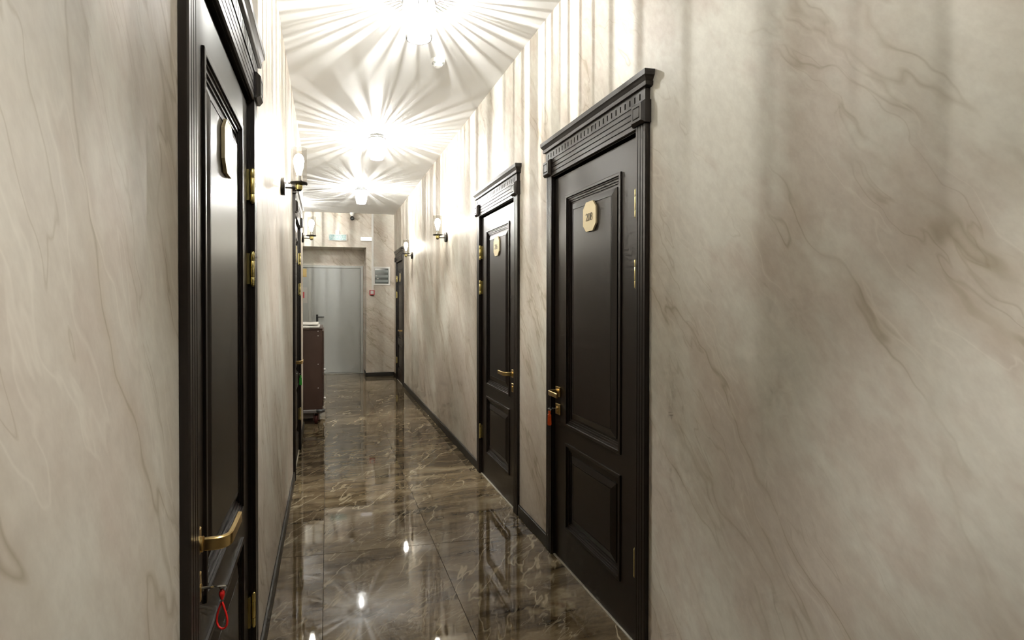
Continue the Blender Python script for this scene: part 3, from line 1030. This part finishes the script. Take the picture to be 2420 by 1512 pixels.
# ------------------------------------------------------------------ grey double door in the niche
gd = tag(empty('door_6', (0, YE + ND, 0)), 'plain light grey metal door with black handle in the end niche', 'door', kind='structure')
FW = 0.05
bm = bmesh.new()
box(bm, GX0, GX0 + FW, -0.02, 0.06, 0.001, GZ, bevel=0.003)
box(bm, GX1 - FW, GX1, -0.02, 0.06, 0.001, GZ, bevel=0.003)
box(bm, GX0 + FW, GX1 - FW, -0.02, 0.06, GZ - 0.045, GZ, bevel=0.003)
to_obj('door_frame', bm, M['greyframe'], gd)
XS = -0.285                                      # seam between the two leaves
lf = mkbox('leaf', M['greydoor'], gd, XS + 0.002, GX1 - FW - 0.003, -0.008, 0.05, 0.022, GZ - 0.05, bevel=0.002)
mkbox('rib', M['greydoor'], lf, XS + 0.04, GX1 - FW - 0.03, -0.0095, -0.0075, 0.99, 0.996)
nl = mkbox('narrow_leaf', M['greydoor'], gd, GX0 + FW + 0.003, XS - 0.002, -0.008, 0.05, 0.022, GZ - 0.05, bevel=0.002)
mkbox('cover_strip', M['greyframe'], nl, XS - 0.048, XS + 0.004, -0.016, -0.0082, 0.022, GZ - 0.05, bevel=0.002)
mkbox('threshold', M['greyframe'], gd, GX0 + FW, GX1 - FW, -0.02, 0.06, 0.001, 0.018, bevel=0.003)
hx = XS + 0.105
hp = tag(mkbox('handle', M['black'], gd, hx - 0.018, hx + 0.018, -0.017, -0.0085, 0.90, 1.10, bevel=0.004), 'black lever handle on a long plate')
bm = bmesh.new()
tube(bm, [(hx, -0.017, 1.055), (hx, -0.052, 1.055), (hx + 0.008, -0.058, 1.055), (hx + 0.125, -0.058, 1.055)], 0.0105, 12)
to_obj('lever', bm, M['black'], hp, smooth=40)
bm = bmesh.new()
lathe(bm, [(0.011, 0), (0.011, 0.008), (0.008, 0.01)], 14, axis_matrix((hx, -0.0172, 0.945), (0, -1, 0)))
to_obj('lock_cylinder', bm, M['steel'], hp, smooth=40)
# stickers on the narrow leaf
st = tag(mkbox('sticker', M['yellow'], None, -0.50, -0.365, -0.0105, -0.0085, 1.79, 1.94), 'yellow square sticker high on the grey narrow door leaf', 'sticker')
st.location = (0, YE + ND, 0)
bm = bmesh.new()
lathe(bm, [(0.022, 0), (0.022, 0.0012)], 18, axis_matrix((-0.47, -0.0106, 1.87), (0, -1, 0)))
box(bm, -0.474, -0.44, -0.0116, -0.0106, 1.82, 1.87)
to_obj('pictogram', bm, M['black'], st)
pk = tag(mkbox('document_pocket', M['paper'], None, -0.60, -0.35, -0.014, -0.0085, 1.31, 1.60, bevel=0.004), 'pale plastic pocket on the grey narrow door leaf', 'pocket')
pk.location = (0, YE + ND, 0)
sg = tag(mkbox('fire_sign', M['signred'], None, -0.53, -0.405, -0.0165, -0.0145, 1.405, 1.515), 'small red fire sign with white pictogram on the plastic pocket', 'sign')
sg.location = (0, YE + ND, 0)
bm = bmesh.new()
box(bm, -0.462, -0.442, -0.0178, -0.0166, 1.425, 1.497)
box(bm, -0.510, -0.490, -0.0178, -0.0166, 1.425, 1.497)
to_obj('pictogram', bm, M['whiteplastic'], sg)

# ------------------------------------------------------------------ things on the end wall
def wall_thing(name, loc, label, cat):
    return tag(empty(name, loc), label, cat)
# exit sign with power box above
es = wall_thing('exit_sign', (0.185, YE, 2.465), 'teal exit sign with small box above the niche', 'sign')
mkbox('sign_case', M['whiteplastic'], es, -0.155, 0.155, -0.028, -0.0005, -0.058, 0.058, bevel=0.004)
sp = mkbox('sign_panel', M['teal'], es, -0.143, 0.143, -0.031, -0.0282, -0.046, 0.046)
cu = bpy.data.curves.new('txt', 'FONT')
cu.body = 'ВЫХОД'
cu.size = 0.078
cu.align_x = 'CENTER'; cu.align_y = 'CENTER'
to = bpy.data.objects.new('txt', cu)
COL.objects.link(to)
dg = bpy.context.evaluated_depsgraph_get()
me = bpy.data.meshes.new_from_object(to.evaluated_get(dg))
bpy.data.objects.remove(to)
me.materials.clear(); me.materials.append(M['palegreen'])
lt = bpy.data.objects.new('lettering', me)
COL.objects.link(lt)
lt.parent = sp
lt.rotation_euler = (PI / 2, 0, 0)
lt.location = (-0.01, -0.0316, 0)
mkbox('power_box', M['whiteplastic'], es, -0.045, 0.028, -0.024, -0.0005, 0.0595, 0.125, bevel=0.004)
# emergency strip
el = wall_thing('emergency_light', (0.685, YE, 2.448), 'slim white emergency light beside the cable duct', 'emergency light')
mkbox('housing', M['whiteplastic'], el, -0.105, 0.098, -0.03, -0.0005, -0.036, 0.036, bevel=0.004)
mkbox('cover', M['striplight'], el, -0.100, 0.093, -0.036, -0.0302, -0.029, 0.031, bevel=0.004)
# camera dome
cd_ = wall_thing('dome_camera', (0.435, YE - 0.05, HC), 'black ball security camera under the ceiling', 'camera')
bm = bmesh.new()
lathe(bm, [(0.045, -0.0005), (0.045, -0.02), (0.03, -0.045), (0.028, -0.06)], 24)
to_obj('mount', bm, M['whiteplastic'], cd_, smooth=35)
bm = bmesh.new()
lathe(bm, [(0.004, -0.133)] + [(0.038 * math.cos(math.radians(t)), -0.096 + 0.038 * math.sin(math.radians(t))) for t in range(-75, 76, 15)] + [(0.004, -0.0585)], 24)
ball = to_obj('ball', bm, M['black'], cd_, smooth=60)
bm = bmesh.new()
lathe(bm, [(0.014, 0), (0.014, 0.004), (0.010, 0.005)], 16, axis_matrix((0, -0.0365, -0.1), (0, -1, -0.1)))
to_obj('lens', bm, M['smoked'], ball, smooth=40)
# cable duct
cdct = tag(mkbox('cable_duct', M['whiteplastic'], None, 0.776, 0.812, YE - 0.018, YE - 0.0005, 1.545, HC - 0.001, bevel=0.002), 'narrow white vertical cable duct on the end wall', 'cable duct')
# call point
cp = wall_thing('fire_call_point', (0.782, YE, 1.50), 'small red fire alarm call point below the cable duct', 'call point')
mkbox('case', M['signred'], cp, -0.045, 0.045, -0.045, -0.0005, -0.048, 0.044, bevel=0.006)
mkbox('press_plate', M['whiteplastic'], cp, -0.027, 0.027, -0.0475, -0.0452, -0.026, 0.034, bevel=0.001)
# breaker panel
bp_ = wall_thing('breaker_panel', (0.955, YE, 1.795), 'white flush fuse box with smoked window on the end wall', 'fuse box')
bm = bmesh.new()
ring_loft(bm, -0.152, 0.152, -0.165, 0.165, [(0, 0.0005), (0, 0.010), (0.004, 0.014), (0.028, 0.014), (0.030, 0.004)], cap=True)
to_obj('panel_frame', bm, M['whiteplastic'], bp_)
win = mkbox('window', M['smoked'], bp_, -0.121, 0.121, -0.011, -0.0045, -0.134, 0.134, bevel=0.002)
for zz in (0.085, -0.005, -0.09):
    mkbox('breaker_row', M['breaker'], win, -0.112, 0.112, -0.0135, -0.0112, zz - 0.022, zz + 0.022, bevel=0.001)
for (xx, zz) in ((-0.095, 0.005), (-0.07, -0.048)):
    mkbox('breaker_label', M['whiteplastic'], win, xx - 0.016, xx + 0.016, -0.0146, -0.0136, zz - 0.006, zz + 0.006)

# ------------------------------------------------------------------ housekeeping cart behind the wall corner
ct = tag(empty('housekeeping_cart', (0, 0, 0)), 'dark brown laminate housekeeping cart standing behind the wall corner', 'cart')
CX0, CX1, CY0, CY1 = -0.58, -0.052, 6.14, 7.02
mkbox('cabinet_body', M['cart'], ct, CX0, CX1, CY0, CY1, 0.165, 1.035, bevel=0.004)
mkbox('platform', M['cartmetal'], ct, CX0 - 0.01, CX1 + 0.004, CY0 - 0.012, CY1 + 0.01, 0.128, 0.164, bevel=0.004)
mkbox('skirt', M['cartmetal'], ct, CX0 + 0.04, CX1 - 0.09, CY0 + 0.05, CY1 - 0.05, 0.062, 0.1275, bevel=0.003)
mkbox('top_rim', M['cart'], ct, CX0 - 0.004, CX1 + 0.004, CY0 - 0.004, CY1 + 0.004, 1.0355, 1.052, bevel=0.003)
for (zx, za, zb) in ((0, 0.2, 0.55), (0, 0.57, 1.02)):
    d = mkbox('cart_door', M['cart'], ct, CX1 + 0.0005, CX1 + 0.014, CY0 + 0.02, CY1 - 0.02, za, zb, bevel=0.002)
    bm = bmesh.new()
    zc_ = (0.27 if za < 0.3 else 0.50 + 0.09)
    lathe(bm, [(0.010, 0), (0.015, 0.006), (0.015, 0.014), (0.009, 0.02)], 16, axis_matrix((CX1 + 0.0142, CY0 + 0.10, zc_), (1, 0, 0)))
    to_obj('knob', bm, M['whiteplastic'], d, smooth=40)
bm = bmesh.new()
lathe(bm, [(0.010, -0.016), (0.046, -0.014), (0.050, -0.004), (0.050, 0.008), (0.044, 0.016), (0.010, 0.018)], 24, Matrix.Translation((CX1 - 0.022, CY0 + 0.012, 0.15)))
tag(to_obj('bumper_wheel', bm, M['blackrubber'], ct, smooth=35), 'grey rubber corner bumper')
bm = bmesh.new()
lathe(bm, [(0.010, -0.016), (0.046, -0.014), (0.050, -0.004), (0.050, 0.008), (0.044, 0.016), (0.010, 0.018)], 24, Matrix.Translation((CX1 - 0.022, CY1 - 0.012, 0.15)))
to_obj('bumper_wheel', bm, M['blackrubber'], ct, smooth=35)
for (cx_, cy_) in ((CX1 - 0.07, CY0 + 0.07), (CX0 + 0.07, CY0 + 0.07), (CX1 - 0.07, CY1 - 0.07), (CX0 + 0.07, CY1 - 0.07)):
    bm = bmesh.new()
    box(bm, cx_ - 0.030, cx_ - 0.024, cy_ - 0.03, cy_ + 0.03, 0.035, 0.127)
    box(bm, cx_ + 0.024, cx_ + 0.030, cy_ - 0.03, cy_ + 0.03, 0.035, 0.127)
    box(bm, cx_ - 0.03, cx_ + 0.03, cy_ - 0.03, cy_ + 0.03, 0.112, 0.1272)
    fk = to_obj('caster_fork', bm, M['maroon'], ct)
    bm = bmesh.new()
    lathe(bm, [(0.012, -0.02), (0.046, -0.018), (0.0495, -0.012), (0.0495, 0.012), (0.046, 0.018), (0.012, 0.02)], 24, axis_matrix((cx_, cy_, 0.05), (1, 0, 0)))
    to_obj('caster_wheel', bm, M['maroon'], fk, smooth=35)
# screw caps on the end panel
bm = bmesh.new()
for zz in (1.02, 0.97, 0.66, 0.40):
    lathe(bm, [(0.005, 0), (0.005, 0.0015), (0.003, 0.002)], 10, axis_matrix((CX1 - 0.045, CY0 - 0.0002, zz), (0, -1, 0)))
to_obj('screw_caps', bm, M['whiteplastic'], ct)

# folded towels on the cart
for lvl, (dx, dz0, dz1) in enumerate(((0.0, 1.0525, 1.078), (-0.012, 1.084, 1.106))):
    bm = bmesh.new()
    box(bm, CX0 + 0.02, CX1 - 0.028 + dx, CY0 + 0.015, CY0 + 0.42, dz0, dz1, bevel=0.011, seg=3)
    bmesh.ops.subdivide_edges(bm, edges=[e for e in bm.edges if e.calc_length() > 0.1], cuts=9, use_grid_fill=True)
    for v in bm.verts:
        if v.co.z > (dz0 + dz1) / 2:
            v.co.z += 0.0022 * math.sin(v.co.x * 47 + lvl) + 0.0018 * math.sin(v.co.y * 31 + 1.3 * lvl)
        v.co.y += 0.003 * math.sin(v.co.x * 29 + 2 * lvl) * (1 if v.co.y < CY0 + 0.1 else 0)
    t = to_obj('folded_towel', bm, M['towel'], None, smooth=50)
    tag(t, ['folded white towel lying directly on top of the brown cart', 'uppermost folded white towel of the pile on the brown cart'][lvl], 'towel', 'folded towels on the cart')
